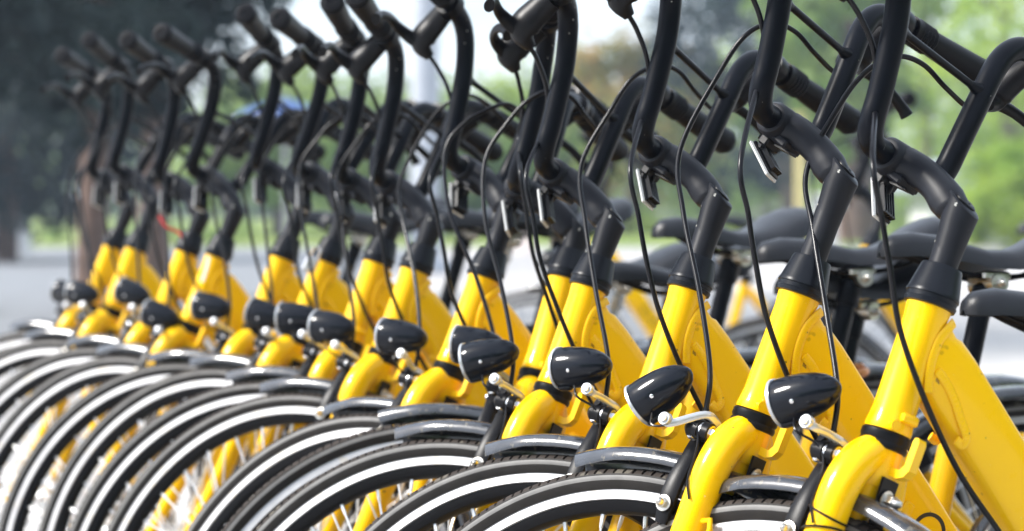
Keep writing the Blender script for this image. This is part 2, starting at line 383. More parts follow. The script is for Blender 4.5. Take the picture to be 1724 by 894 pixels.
# caliper
def caliper():
    b = B()
    for s in (1, -1):
        P = catmull([S(.040, s*.002, -.172), S(.042, s*.016, -.184), S(.042, s*.030, -.212), S(.041, s*.037, -.243), S(.040, s*.036, -.272)], 5)
        b.add(*tube(P, [(.0075, .010), (.0065, .0115), (.005, .0085), (.0048, .0100), (.0045, .0105), (.003, .007)], 12, up=(1, 0, 0), exp=3))
        b.add(*lathe([(.009, -.006), (.0095, 0), (.009, .006)], 18, (.041, s*.036, -.252), (0, 1, 0)))
        P = catmull([S(.040, s*.004, -.176), S(.044, -s*.018, -.165), S(.046, -s*.034, -.158)], 4); b.add(*tube(P, [(.006, .005), (.006, .004), (.005, .004)], 10, up=(1, 0, 0)))
    b.add(*lathe([(.0085, 0), (.0105, .001), (.0105, .022), (.0085, .024)], 24, (.020, 0, -.180), (1, 0, 0)))
    b.add(*lathe([(.0085, 0), (.0104, .001), (.0104, .009), (.0085, .010)], 24, (.024, .029, -.170), (1, 0, 0))); b.add(*lathe([(.0090, 0), (.0108, .001), (.0100, .014), (.0060, .018)], 24, (.036, .029, -.170), (1, 0, 0)))
    return b.mesh('brake_caliper', 'plastic', sharp=40)
BM['brake_caliper'] = caliper()
for s in (1, -1):
    b = B(); b.add(*box((.036, s*.0215, -.2505), (.052, .011, .011), Matrix.Rotation(radians(3), 3, 'Y'), .003)); b.add(*lathe([(.009, .015), (.0085, .030)], 14, (.041, 0, -.252), (0, s, 0)))
    BM['brake_pad', s] = b.mesh('brake_pad', 'plastic')
    b = B(); b.add(*bolt((.041, s*.0425, -.252), (0, s, 0), .0058, .006)); BM['pad_bolt', s] = b.mesh('pad_bolt', 'steel')
b = B(); b.add(*bolt((.0445, 0, -.180), (1, 0, 0), .0068, .007)); b.add(*lathe([(.0062, 0), (.0062, .010), (.005, .012)], 6, (.043, .022, -.176), (.25, 1, 0))); b.add(*bolt((.025, .029, -.170), (-1, 0, 0), .0058, .006)); b.add(*lathe([(.0092, 0), (.0092, .003)], 20, (.0335, .029, -.170), (1, 0, 0))); BM['centre_bolt'] = b.mesh('centre_bolt', 'silver')

# ---- frame parts (x forward, y left, z up; origin = top of head tube)
AX = Vector((-sin(PHI), 0, cos(PHI)))
b = B(); b.add(*lathe([(.0226, -.1325), (.0230, -.129), (.0222, -.124), (.0208, -.112), (.0206, -.020), (.0216, -.010), (.0222, -.004)], 40, (0, 0, 0), AX))
D = Vector((-.57, 0, -.82)).normalized(); P0 = Vector((.0025, 0, -.050))
b.add(*tube([Vector((.001, 0, -.020)), Vector((.0025, 0, -.034)), P0, P0+D*.03, P0+D*.25, P0+D*.63], [(.0150, .0150), (.0190, .0240), (.0203, .0325), (.0210, .0332), (.0218, .0330), (.0215, .0300)], 44, up=(-.82, 0, .57), exp=4.2))
BB = Vector((-.365, 0, -.585)); ST = Vector((-.500, 0, -.150))
b.add(*tube([BB, ST], [.0170, .0165], 24)); b.add(*lathe([(.024, -.036), (.0245, -.034), (.0245, .034), (.024, .036)], 28, BB, (0, 1, 0)))
RA = Vector((-.800, 0, -.525))
for s in (1, -1):
    b.add(*tube(catmull([BB+Vector((-.01, s*.020, 0)), BB+Vector((-.10, s*.036, .012)), RA+Vector((.03, s*.058, 0)), RA+Vector((0, s*.060, 0))], 6), [(.010, .012), (.009, .012), .009, .008][:1][0] if 0 else .0095, 14))
    b.add(*tube(catmull([ST+Vector((-.010, s*.014, -.030)), ST+Vector((-.05, s*.036, -.085)), RA+Vector((.02, s*.058, .04)), RA+Vector((0, s*.060, 0))], 6), .0085, 14))
    b.add(*box(RA+Vector((0, s*.060, 0)), (.034, .006, .040), bev=.003))
b.add(*tube([ST+Vector((-.045, -.036, -.075)), ST+Vector((-.045, .036, -.075))], .007, 12))
# a tab and the lock boss low on the head tube, cable stop under the down tube
Ls = AX*-.121
b.add(*box(Ls+Vector((-.006, .0225, .002)), (.020, .006, .010), Matrix.Rotation(-PHI, 3, 'Y'), .002))
b.add(*tube([Ls+Vector((.010, .018, -.002)), Ls+Vector((.010, .0245, -.002))], .0055, 10))
b.add(*box(P0+D*.215+Vector((.012, .023, -.004)), (.012, .007, .026), Matrix.Rotation(radians(-35), 3, 'Y'), .002))
BM['frame'] = b.mesh('frame', 'yellow', sharp=45)
def bead(P, off, r=.0024):
    P = catmull(P, 18); n = len(P); rad = [(.0048+.0003*sin(i*pi/2), .0014+.0005*(i % 4)/3) for i in range(n)]
    rad[0] = rad[-1] = (.002, .0005); return tube(P, rad, 12, up=(0, 1, 0))
b = B()
for s in (1, -1):
    b.add(*bead([(-.018, s*.012, -.020), (-.008, s*.0185, -.025), (.004, s*.0205, -.036), (.012, s*.0208, -.052), (.016, s*.0208, -.068), (.017, s*.0206, -.086)], 0))
    b.add(*bead([(.008, s*.0212, -.064), (-.002, s*.0216, -.076), (-.011, s*.0218, -.093), (-.018, s*.0219, -.112), (-.024, s*.0220, -.129), (-.019, s*.0220, -.136), (-.012, s*.0216, -.131)], 0))
BM['weld_bead'] = b.mesh('weld_bead', 'yellow', sharp=40)
# lettering on the down tube: o f o
def letter(kind, ca):
    N = Vector((-.82, 0, .57)); y = .0213; v = []; f = []
    def pt(a, c, yy): return P0+D*a+N*c+Vector((0, yy, 0))
    if kind == 'o':
        K = 36
        for yy in (y, y+.0008):
            for r_ in (.020, .0158):
                for k in range(K): v.append(pt(ca+r_*cos(2*pi*k/K), r_*sin(2*pi*k/K), yy))
        for k in range(K):
            q = (k+1) % K; f += [(2*K+k, 2*K+q, 3*K+q, 3*K+k), (k, q, 2*K+q, 2*K+k), (K+k, 3*K+k, 3*K+q, K+q)]
    else:
        o_ = [(0, -.020), (.0045, -.020), (.0045, -.002), (.015, -.002), (.015, .0025), (.0045, .0025), (.0045, .011), (.007, .0145), (.016, .0145), (.016, .019), (.005, .019), (0, .013), (0, .0025), (-.009, .0025), (-.009, -.002), (0, -.002)]
        k = len(o_)
        for yy in (y, y+.0008): v += [pt(ca+a, c, yy) for a, c in o_]
        f = [(i, (i+1) % k, k+(i+1) % k, k+i) for i in range(k)]+[tuple(range(k, 2*k))]
    return mesh('letter', v, f, 'logo', smooth=False)
BM['letter'] = [letter('o', .245), letter('f', .285), letter('o', .335)]
# seat group, origin ST
sd_ = (ST-BB).normalized()
b = B(); b.add(*lathe([(.0195, -.012), (.0225, -.011), (.0225, .002), (.0235, .004), (.0235, .012), (.0180, .014)], 28, ST, sd_)); b.add(*box(ST+Vector((-.027, 0, .004)), (.018, .022, .016), bev=.004))
b.add(*tube(catmull([ST+Vector((-.030, -.014, .002)), ST+Vector((-.026, .020, 0)), ST+Vector((.004, .031, -.003)), ST+Vector((.030, .026, -.006))], 5), [(.004, .005), (.004, .006), (.003, .007), (.003, .006)], 10))
BM['seat_clamp', 'plastic'] = b.mesh('seat_clamp', 'plastic'); BM['seat_clamp', 'copper'] = b.mesh('seat_clamp', 'copper')
b = B(); b.add(*tube([ST-sd_*.06, ST+sd_*.185], .0136, 20)); b.add(*lathe([(.0150, .150), (.0165, .155), (.0165, .185), (.012, .190)], 20, ST, sd_))
BM['seat_post', 'plastic'] = b.mesh('seat_post', 'blackbar'); BM['seat_post', 'chrome'] = b.mesh('seat_post', 'chrome')
def saddle():
    st = [(.152, .004, -.022, .006), (.149, .014, -.008, .020), (.138, .0225, .001, .030), (.112, .0275, .006, .034), (.075, .0300, .003, .032), (.040, .033, -.006, .029), (.010, .039, -.014, .028),
          (-.020, .052, -.014, .030), (-.050, .068, -.003, .036), (-.080, .077, .014, .042), (-.105, .074, .024, .041), (-.122, .058, .026, .034), (-.131, .032, .021, .022), (-.135, .010, .011, .008)]
    v = []; f = []; n = 18
    for (x, w, z, d) in st:
        for k in range(11):
            a = pi*k/10; v.append((x, w*cos(a), z-d+d*sin(a)**.62 if 0 < k < 10 else z-d))
        for k in range(7):
            t = -1+2*(k+1)/8; v.append((x, w*.86*t, z-d+.006+.010*(1-t*t)*min(1, d/.02)))
    # groove in the seat top
    for i in range(len(st)-1):
        for k in range(n): f.append((i*n+k, i*n+(k+1) % n, (i+1)*n+(k+1) % n, (i+1)*n+k))
    f.append(tuple(range(n))[::-1]); f.append(tuple((len(st)-1)*n+k for k in range(n)))
    return v, [q[::-1] for q in f]
BM['saddle'] = mesh('saddle', *saddle(), 'saddle', sharp=60)
b = B()
for s in (1, -1): b.add(*tube(catmull([(.115, s*.008, -.022), (.08, s*.012, -.036), (.03, s*.021, -.050), (-.03, s*.022, -.050), (-.075, s*.030, -.040), (-.100, s*.036, -.018)], 5), .0035, 8))
BM['saddle_rail'] = b.mesh('saddle_rail', 'plastic')
b = B(); b.add(*box((0, 0, -.050), (.040, .056, .012), bev=.003)); b.add(*lathe([(.012, -.034), (.0125, -.030), (.0125, .030), (.012, .034)], 16, (0, 0, -.060), (0, 1, 0)))
for s in (1, -1): b.add(*bolt((0, s*.034, -.060), (0, s, 0), .006, .006))
BM['saddle_clamp'] = b.mesh('saddle_clamp', 'steel')
# crank group, origin BB
b = B(); b.add(*lathe([(.006, -.050), (.074, -.049), (.0745, -.047), (.074, -.045), (.006, -.044)], 44, (0, 0, 0), (0, 1, 0))); b.add(*lathe([(.012, -.060), (.012, .060)], 16, (0, 0, 0), (0, 1, 0)))
for s, a in ((1, radians(-55)), (-1, radians(125))):
    e = Vector((cos(a), 0, sin(a))); b.add(*tube([Vector((0, s*.056, 0)), Vector((0, s*.060, 0))+e*.165], [(.015, .008), (.011, .006)], 12, up=(0, 1, 0)))
BM['crank'] = b.mesh('crank', 'plastic')
b = B(); b.add(*box((0, 0, 0), (.088, .086, .010), bev=.006)); b.add(*box((0, 0, 0), (.020, .09, .024), bev=.004))
for k in range(5):
    for s in (1, -1): b.add(*box((s*.040, -.034+.017*k, 0), (.006, .006, .026)))
BM['pedal'] = b.mesh('pedal', 'plastic')
b = B(); b.add(*tube(catmull([BB+Vector((.075, -.052, 0)), BB+Vector((.0, -.052, .085)), BB+Vector((-.2, -.052, .085)), RA+Vector((0, -.052, .045)), RA+Vector((-.05, -.052, 0))], 6), [(.004, .012)]*5, 10, up=(0, 1, 0)))
BM['chain_guard'] = b.mesh('chain_guard', 'fender')
b = B(); b.add(*tube([BB+Vector((0, -.0475, .045)), RA+Vector((0, -.0475, .030))], .0035, 6)); b.add(*tube([BB+Vector((0, -.0475, -.045)), RA+Vector((0, -.0475, -.030))], .0035, 6)); BM['chain'] = b.mesh('chain', 'chain')
b = B(); b.add(*tube([BB+Vector((-.05, .03, -.01)), BB+Vector((-.10, .10, -.265))], [.009, .007], 12)); b.add(*box(BB+Vector((-.10, .103, -.268)), (.03, .022, .010), bev=.003)); BM['kickstand'] = b.mesh('kickstand', 'blackbar')
BM['rear_fender'] = B().add(*fender(radians(20), radians(190), .356, .028, False, RA)).mesh('rear_fender', 'fender', sharp=50)
b = B()
arc = [RA+Vector((.335*cos(a)*.98, 0, .335*sin(a)*.98)) for a in ()]
b.add(*box(ST+Vector((-.105, 0, -.120)), (.055, .105, .050), Matrix.Rotation(radians(25), 3, 'Y'), .010)); b.add(*box(ST+Vector((-.088, .040, -.098)), (.03, .02, .045), Matrix.Rotation(radians(25), 3, 'Y'), .006))
BM['wheel_lock'] = b.mesh('wheel_lock', 'plastic')
b = B(); b.add(*box(ST+Vector((-.055, 0, .055)), (.010, .046, .038), Matrix.Rotation(radians(-12), 3, 'Y'), .006)); BM['rear_reflector'] = b.mesh('rear_reflector', 'red')

def bicycle(label, X, Y, Zc, th, psi, lam, dw, rot, group, saddle_h=.055, clamp='plastic', post='plastic', lamp=(10, 0), ties=True, reflect=(0, 24), lamp_pos=(.081, .036, -.125), spin=0., lean_extra=0., full=True):
    r = radians; ps, tt, lm = r(psi), r(th), r(lam)
    hF = Vector((-cos(ps), sin(ps), 0)); lF = Vector((-sin(ps), -cos(ps), 0)); up = Vector((0, 0, 1))*cos(lm)-lF*sin(lm); lF = lF*cos(lm)+Vector((0, 0, 1))*sin(lm)
    O = Vector((X, Y, CAMH+Zc))
    Rm = Matrix((hF, lF, up)).transposed().to_4x4()
    root = thing('bicycle', label, 'bicycle', group, Matrix.Translation(O-up*H0) @ Rm)
    F = Matrix.Translation((0, 0, H0))
    st = tt-ps
    u0 = Vector((cos(PHI), 0, sin(PHI))); v0 = Vector((0, 1, 0)); u = u0*cos(st)-v0*sin(st); v = v0*cos(st)+u0*sin(st)
    Sm = F @ Matrix((u, v, AX)).transposed().to_4x4()
    Tm = Sm @ Matrix.Translation((0, 0, dw))
    cc = Matrix.Translation((.091, 0, .131)); Bm = Tm @ cc @ Matrix.Rotation(-r(rot), 4, 'Y') @ cc.inverted()
    P = lambda n, m, k=None, par=root, **q: obj(n, BM[k or n], par, m, **q)
    I = Matrix()
    fr = P('frame', F); obj('weld_bead', BM['weld_bead'], fr); [obj('letter', q, fr) for q in BM['letter']]
    fk = P('fork', Sm)
    for n in ('steering_stop', 'crown_bearing', 'crown_nut', 'stay_plate') + (('cable_tie',) if ties else ()): obj(n, BM[n], fk)
    fw = P('front_wheel', Sm @ Matrix.Translation(HUB) @ Matrix.Rotation(spin, 4, 'Y'), 'hub')
    for n in ('tyre', 'rim', 'brake_track'): obj(n, BM[n], fw)
    for k in range(36):
        s = 1 if k % 2 else -1; d = 1 if (k//2) % 2 else -1
        obj('spoke', BM['spoke', s, d], fw, Matrix.Rotation(-2*pi*k/36, 4, 'Y'))
    P('front_fender', Sm); P('headset_cover', F @ Matrix((u, v, AX)).transposed().to_4x4())
    sm = P('stem', Tm); obj('stem_cap', BM['stem_cap'], sm); obj('stem_clamp', BM['stem_clamp'], sm); obj('clamp_bolt', BM['clamp_bolt'], sm)
    hb = P('handlebar', Bm); obj('crossbar', BM['crossbar'], hb)
    for s in (1, -1):
        obj('grip', BM['grip', s], hb); lb = obj('brake_lever', BM['brake_lever', s], root, Bm); obj('lever_body', BM['lever_body', s], lb); obj('lever_bolt', BM['lever_bolt', s], lb)
    ry, rp = reflect
    rf = P('front_reflector', Tm @ Matrix.Translation((.098, 0, .088)) @ Matrix.Rotation(r(ry), 4, 'Z') @ Matrix.Rotation(r(rp), 4, 'Y') @ Matrix.Scale(.80, 4), 'reflector_back'); obj('reflector_lens', BM['reflector_lens'], rf)
    pitch, yaw = lamp
    lp = Vector(lamp_pos)
    hl = P('headlight', Sm @ Matrix.Translation(lp) @ Matrix.Rotation(r(yaw), 4, 'Z') @ Matrix.Rotation(r(pitch)-PHI*.6, 4, 'Y') @ Matrix.Scale(.86, 4), 'lamp_shell')
    for n in ('lamp_rim', 'lamp_lens', 'lamp_screw'): obj(n, BM[n], hl)
    a0 = lp+Vector((-.034, .024, -.026))
    b = B(); b.add(*lathe([(.0065, -.004), (.0070, -.003), (.0070, .003), (.0065, .004)], 16, a0, (0, 1, 0)))
    b.add(*tube(catmull([a0, a0+Vector((-.006, -.003, -.002)), Vector((.036, .034, -.154)), Vector((.028, .021, -.158)), Vector((.026, .014, -.166)), Vector((.026, .010, -.180))], 6), [(.0022, .0050), (.0020, .0042), (.0020, .0042), (.002, .005), (.002, .005), (.002, .006)], 10, up=(0, 0, 1), exp=3))
    br = obj('lamp_bracket', b.mesh('lamp_bracket', 'chrome'), root, Sm)
    b = B(); b.add(*lathe([(.0042, .003), (.0046, .0045), (.0040, .0065), (.0015, .0068)], 12, a0, (0, 1, 0))); obj('bracket_screw', b.mesh('bracket_screw', 'silver'), br)
    b = B(); w0 = lp+Vector((-.008, .012, -.024))
    b.add(*tube(catmull([w0, w0+Vector((-.012, .006, -.012)), Vector((.044, .040, -.166)), Vector((.033, .037, -.178)), Vector((.027, .040, -.196)), Vector((.016, .055, -.222)), Vector((.004, .0595, -.240))], 6), .0013, 6))
    obj('lamp_wire', b.mesh('lamp_wire', 'cable'), root, Sm)
    ca = P('brake_caliper', Sm); obj('centre_bolt', BM['centre_bolt'], ca)
    for s in (1, -1): obj('brake_pad', BM['brake_pad', s], ca); obj('pad_bolt', BM['pad_bolt', s], ca)
    # brake cables, in root space
    j = lambda q: random.uniform(-q, q); rs = Sm.to_3x3()
    def s_(a, b_, c): return Bm @ Vector((a, b_, c))
    def s0(a, b_, c): return Sm @ Vector((a, b_, c))
    def f0(a, b_, c): return F @ Vector((a, b_, c))
    jj = j(.010); jk = j(.012)
    b = B(); b.add(*tube(catmull([s_(.116, -.142, .243), s_(.121, -.118, .238), s_(.125, -.075, .243), s_(.131, -.035, .251), s_(.145, -.008, .248+jj*.4), s_(.168, 0, .229+jj), s0(.190+jj, .0, .192+dw*.6+jj), s0(.204+jj, 0, .120+jk),
        s0(.172+jj, jk*.4, .050), s0(.114, .004, -.030), s0(.066, .008, -.105), s0(.050, .012, -.150)], 9), .0029, 10))
    b.add(*tube([s0(.050, .012, -.150), s0(.046, .014, -.172)], .0012, 6)); b.add(*lathe([(.0034, 0), (.0036, .010), (.0020, .012)], 10, s0(.051, .012, -.146), rs @ Vector((-.2, .03, -1))))
    obj('brake_cable', b.mesh('brake_cable', 'cable'), root, label='front brake cable looping ahead of the bars down to the caliper')
    b = B(); b.add(*tube(catmull([s_(.113, .142, .253), s_(.106, .115, .240), s_(.098, .085, .215), s_(.098, .060, .180), f0(.082+jk*.3, .026, .135), f0(.076+jk*.4, .030, .080), f0(.069+jk*.5, .032, .030), f0(.055, .032, -.025), f0(.028, .030, -.090), f0(-.010, .0285, -.160), f0(-.055, .0275, -.219), f0(-.072, .0272, -.243)], 9), .0029, 10))
    b.add(*lathe([(.0036, -.006), (.0036, .010), (.002, .012)], 10, f0(-.070, .0272, -.240), (.57, 0, .82)))
    obj('brake_cable', b.mesh('brake_cable', 'cable'), root, label='rear brake cable running down beside the down tube')
    P('seat_clamp', F, ('seat_clamp', clamp)); P('seat_post', F @ Matrix.Translation(sd_*(saddle_h-.085)), ('seat_post', post))
    sp = ST+sd_*(.160+(saddle_h-.055))+Vector((-.005, 0, .060))
    sa = P('saddle', F @ Matrix.Translation(sp) @ Matrix.Rotation(r(random.uniform(-3, 3)), 4, 'Y') @ Matrix.Rotation(r(random.uniform(-5, 5)), 4, 'Z')); obj('saddle_rail', BM['saddle_rail'], sa); obj('saddle_clamp', BM['saddle_clamp'], sa)
    rw = P('rear_wheel', F @ Matrix.Translation(RA) @ Matrix.Rotation(spin*2, 4, 'Y'), 'hub')
    for n in ('tyre', 'rim', 'brake_track'): obj(n, BM[n], rw)
    obj('spokes', BM['spokes'], rw, label='full set of bright wire spokes')
    ck = P('crank', F @ Matrix.Translation(BB) @ Matrix.Rotation(spin, 4, 'Y'))
    for s, a in ((1, r(-55)), (-1, r(125))): obj('pedal', BM['pedal'], ck, Matrix.Translation((cos(a)*.165, s*.112, sin(a)*.165)) @ Matrix.Rotation(-spin, 4, 'Y'))
    for n in ('chain_guard', 'chain', 'kickstand', 'rear_fender', 'wheel_lock'): P(n, F)
    return root, Sm, F

G1 = 'yellow bicycles parked side by side in the long front row'
ROW = [
 (.403, 1.935, -.099, 46.2, -21.8, 1.0, .003, .8, 'nearest yellow bicycle at the right end of the front row, handlebars turned furthest away', dict(lamp=(42, 6), saddle_h=.03, reflect=(10, 22), clamp='plastic')),
 (.297, 2.067, -.095, 38.1, -19.6, 0., .036, -4.4, 'second yellow bicycle from the right, stem raised highest, headlamp drooping steeply down', dict(lamp=(62, 0), ties=False, saddle_h=.0, reflect=(12, 46), clamp='plastic', lamp_pos=(.100, .030, -.146))),
 (.201, 2.281, -.100, 33.1, -22., 3.9, .015, 1., 'third yellow bicycle from the right, level headlamp and clear reflector below its stem', dict(lamp=(28, -4), saddle_h=-.03, reflect=(6, 30))),
 (.095, 2.452, -.105, 27.4, -17.1, 6.5, -.007, -1.5, 'fourth yellow bicycle from the right, leaning, its tyre crossing the middle of the picture', dict(lamp=(42, 4), saddle_h=.045, reflect=(12, 26), clamp='copper')),
 (.070, 2.641, -.102, 10.2, -35.4, 3.6, -.030, -.6, 'fifth yellow bicycle from the right, low stem half hidden behind the fourth', dict(lamp=(20, -10), saddle_h=-.015, clamp='copper', ties=False)),
 (-.037, 2.765, -.105, 36.8, -14.1, 6.9, .009, -3.6, 'sixth yellow bicycle from the right, with its brake lever reaching out at top centre', dict(lamp=(22, 10), saddle_h=.04, lamp_pos=(.070, .040, -.118))),
 (-.144, 3.016, -.104, 29.1, -24.6, 1.3, -.018, -1.9, 'seventh yellow bicycle from the right, straight grip pointing up at the top edge', dict(lamp=(22, 0), saddle_h=.06, clamp='copper')),
 (-.211, 3.160, -.098, 24.3, -24., 4.0, -.018, -.1, 'eighth yellow bicycle from the right, slightly blurred, low bars behind the seventh', dict(lamp=(26, 6), saddle_h=-.02, ties=False)),
 (-.312, 3.390, -.102, 31., -18.9, .5, -.001, 4.1, 'ninth yellow bicycle from the right, blurred, with silver lock tag on the head tube', dict(lamp=(16, 12), saddle_h=-.005, post='chrome', lamp_pos=(.050, .036, -.124))),
 (-.404, 3.550, -.102, 24.9, -26., 1.8, .013, 1.2, 'tenth yellow bicycle from the right, last of those before the left cluster', dict(lamp=(20, 0), saddle_h=.075)),
 (-.538, 3.680, -.103, 34.4, -17., 1.1, 0., 5.4, 'fourth yellow bicycle from the far left end, foremost of the left cluster', dict(lamp=(16, 14), saddle_h=.075, post='chrome', lamp_pos=(.040, .040, -.140))),
 (-.620, 3.840, -.099, 31., -18.3, 1.4, -.015, -1.9, 'third yellow bicycle from the far left end, red tape on its cables', dict(lamp=(12, 8), saddle_h=.08, lamp_pos=(.055, .036, -.112), ties=False)),
 (-.778, 4.160, -.102, 28.1, -25., 2.3, .013, .2, 'second yellow bicycle from the far left end, small dark headlamp out of focus', dict(lamp=(18, 0), saddle_h=.07, lamp_pos=(.058, .036, -.124))),
 (-.866, 4.370, -.102, 31.4, -20., .8, .002, -.3, 'last yellow bicycle at the far left end of the front row', dict(lamp=(16, 5), saddle_h=.06, lamp_pos=(.045, .030, -.130), ties=False)),
]
frames = []
for i, (X, Y, Z, th, psi, lam, dw, rot, lab, kw) in enumerate(ROW):
    frames.append(bicycle(lab, X, Y, Z, th, psi, lam, dw, rot, G1, spin=i*.37, **kw))
G2 = 'yellow bicycles of the second row behind the saddles'
for (X, Y, th, psi, lab) in [(.90, 5.05, 8, -12, 'yellow bicycle of the second row, its fork seen between the two nearest head tubes'),
                             (.30, 6.60, 18, -16, 'yellow bicycle of the second row furthest to the left and back')]:
    bicycle(lab, X, Y, -.12, th, psi, 2, 0, 0, G2, spin=X)

# small things hung on the bikes
def tag_strip(name, label, cat, px, py, Yd, pts, m):
    x = (px-862)/FPX*Yd; z = CAMH-(py-335)/FPX*Yd
    b = B(); b.add(*tube(catmull([Vector(p) for p in pts], 5), [(.0030, .0008)]*4, 8, up=(.3, 1, 0))); o = thing(name, label, cat, None, Matrix.Translation((x, Yd, z)), b.mesh(name, m)); return o
tag_strip('barrier_tape', 'thin red tape end tied round the cables at far left', 'tape', 268, 372, 3.72, [(0, 0, .01), (.012, 0, -.01), (.03, .005, -.018), (.045, 0, -.03)], 'red')
tag_strip('paper_tag', 'white paper tag caught between the blurred bicycles at left', 'tag', 352, 432, 3.60, [(0, 0, 0), (-.004, 0, -.02), (-.012, 0, -.045)], 'white')
b = B(); b.add(*box((0, 0, 0), (.022, .010, .028), bev=.003)); b.add(*tube([Vector((-.007, 0, .012)), Vector((-.007, 0, .026)), Vector((0, 0, .032)), Vector((.007, 0, .026)), Vector((.007, 0, .012))], .0022, 8))
thing('padlock', 'small silver padlock hanging on the cables of the ninth bicycle', 'padlock', None, Matrix.Translation(((523-862)/FPX*3.30, 3.30, CAMH-(445-335)/FPX*3.30)) @ Matrix.Rotation(.4, 4, 'Y'), b.mesh('padlock', 'silver'))

# ------------------------------------------------------------------ ground
def plane(name, x0, x1, y0, y1, z, m, kind='structure', sub=1):
    me = mesh(name, [(x0, y0, z), (x1, y0, z), (x1, y1, z), (x0, y1, z)], [(0, 1, 2, 3)], m, smooth=False); o = obj(name, me); o['kind'] = kind; return o
M['earth'] = mat('dry_earth', (.12, .11, .08), .9, var=.3, vscale=.6)
M['paving'] = mat('pale_concrete_paving', (.40, .385, .375), .85, var=.10, vscale=1.2, bump=.2, bscale=40, spots=[(3., .68, (.36, .35, .33))])
M['asphalt'] = mat('grey_asphalt', (.20, .21, .225), .85, var=.12, vscale=1.5, bump=.3, bscale=60)
M['lawn'] = mat('lawn_grass', (.13, .22, .035), .9, col2=(.22, .26, .05), vscale=.35, bump=.5, bscale=30)
M['kerb'] = mat('yellow_kerb_paint', (.55, .38, .05), .7, var=.2, vscale=8)
M['linepaint'] = mat('worn_white_road_paint', (.62, .62, .60), .7, var=.2, vscale=10)
plane('ground', -900, 900, -60, 1500, -.03, 'earth')
plane('pavement', -60, 60, -40, 40, 0, 'paving')
# paving slab joints as slim recessed-looking channels are built as slabs near the bikes
M['slab'] = mat('concrete_slab', (.42, .405, .39), .85, var=.12, vscale=2.5, bump=.2, bscale=60)
slabs = B()
for iy in range(26):
    for ix in range(-14, 16):
        x = ix*.6+(.3 if iy % 2 else 0); y = .5+iy*.6; g = .006
        slabs.add(*box((x, y, .008+random.uniform(-.001, .001)), (.6-g, .6-g, .018), bev=.004))
sl = slabs.mesh('paving_slabs', 'slab', smooth=False); so = obj('paving_slabs', sl); so['kind'] = 'stuff'; so['label'] = 'pale concrete paving slabs under the bicycles'; so['category'] = 'paving'
ROADX = -2.2
me = mesh('road', [(-60, 7.2, .026), (ROADX, 11.5, .026), (-1.2, 38, .026), (-60, 38, .026)], [(0, 1, 2, 3)], 'asphalt', smooth=False); o = obj('road', me); o['kind'] = 'structure'
me = mesh('road_line', [(-14, 10.2, .031), (-3.2, 12.6, .031), (-3.2, 12.9, .031), (-14, 10.5, .031)], [(0, 1, 2, 3)], 'linepaint', smooth=False); o = obj('road_line', me); o['kind'] = 'structure'
b = B(); b.add(*box((-5.6, 16.6, .09), (2.6, .22, .14), bev=.02)); thing('painted_kerb', 'low yellow painted kerb at the left edge behind the far bicycles', 'kerb', None, None, b.mesh('painted_kerb', 'kerb'))
# gently rising lawn
v = []; f = []; nx, ny = 60, 30
for j in range(ny+1):
    for i in range(nx+1):
        x = -60+120*i/nx; y = 40+50*j/ny; v.append((x, y, .02+.05*min(1, j)+.10*noise.noise(Vector((x*.15, y*.15, 0)))*min(1, j/3)))
for j in range(ny):
    for i in range(nx): a = j*(nx+1)+i; f.append((a, a+1, a+nx+2, a+nx+1))
o = obj('lawn', mesh('lawn', v, f, 'lawn')); o['kind'] = 'structure'

# ------------------------------------------------------------------ vegetation
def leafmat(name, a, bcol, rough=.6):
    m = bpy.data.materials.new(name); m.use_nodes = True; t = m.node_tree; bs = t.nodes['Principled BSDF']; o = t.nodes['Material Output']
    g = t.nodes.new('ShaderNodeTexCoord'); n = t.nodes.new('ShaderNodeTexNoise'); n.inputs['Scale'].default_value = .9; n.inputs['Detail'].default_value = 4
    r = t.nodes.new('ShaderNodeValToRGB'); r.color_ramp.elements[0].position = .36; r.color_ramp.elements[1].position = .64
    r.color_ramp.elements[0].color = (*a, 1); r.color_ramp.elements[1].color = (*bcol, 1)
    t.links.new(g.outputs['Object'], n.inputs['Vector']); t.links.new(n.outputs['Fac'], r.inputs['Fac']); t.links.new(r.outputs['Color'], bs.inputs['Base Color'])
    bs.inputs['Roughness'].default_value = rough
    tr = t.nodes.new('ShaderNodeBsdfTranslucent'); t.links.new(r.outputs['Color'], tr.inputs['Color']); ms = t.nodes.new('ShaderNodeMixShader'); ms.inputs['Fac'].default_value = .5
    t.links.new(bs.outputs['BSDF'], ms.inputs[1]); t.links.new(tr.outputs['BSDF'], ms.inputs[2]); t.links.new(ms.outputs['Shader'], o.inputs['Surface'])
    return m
M['leaf_bright'] = leafmat('leaves_yellow_green', (.24, .38, .03), (.55, .66, .10))
M['leaf_mid'] = leafmat('leaves_mid_green', (.13, .23, .04), (.34, .44, .12))
M['leaf_dark'] = leafmat('leaves_shade_tinted', (.009, .020, .022), (.022, .042, .038))  # shade and a navy cast put into the leaf colour itself
M['leaf_autumn'] = leafmat('leaves_green_and_orange', (.12, .20, .04), (.42, .26, .06))
M['bark'] = mat('tree_bark', (.11, .085, .07), .9, var=.3, vscale=6, bump=.6, bscale=20)
M['bark_brown'] = mat('tree_bark_reddish', (.14, .09, .07), .9, var=.3, vscale=6, bump=.6, bscale=20)
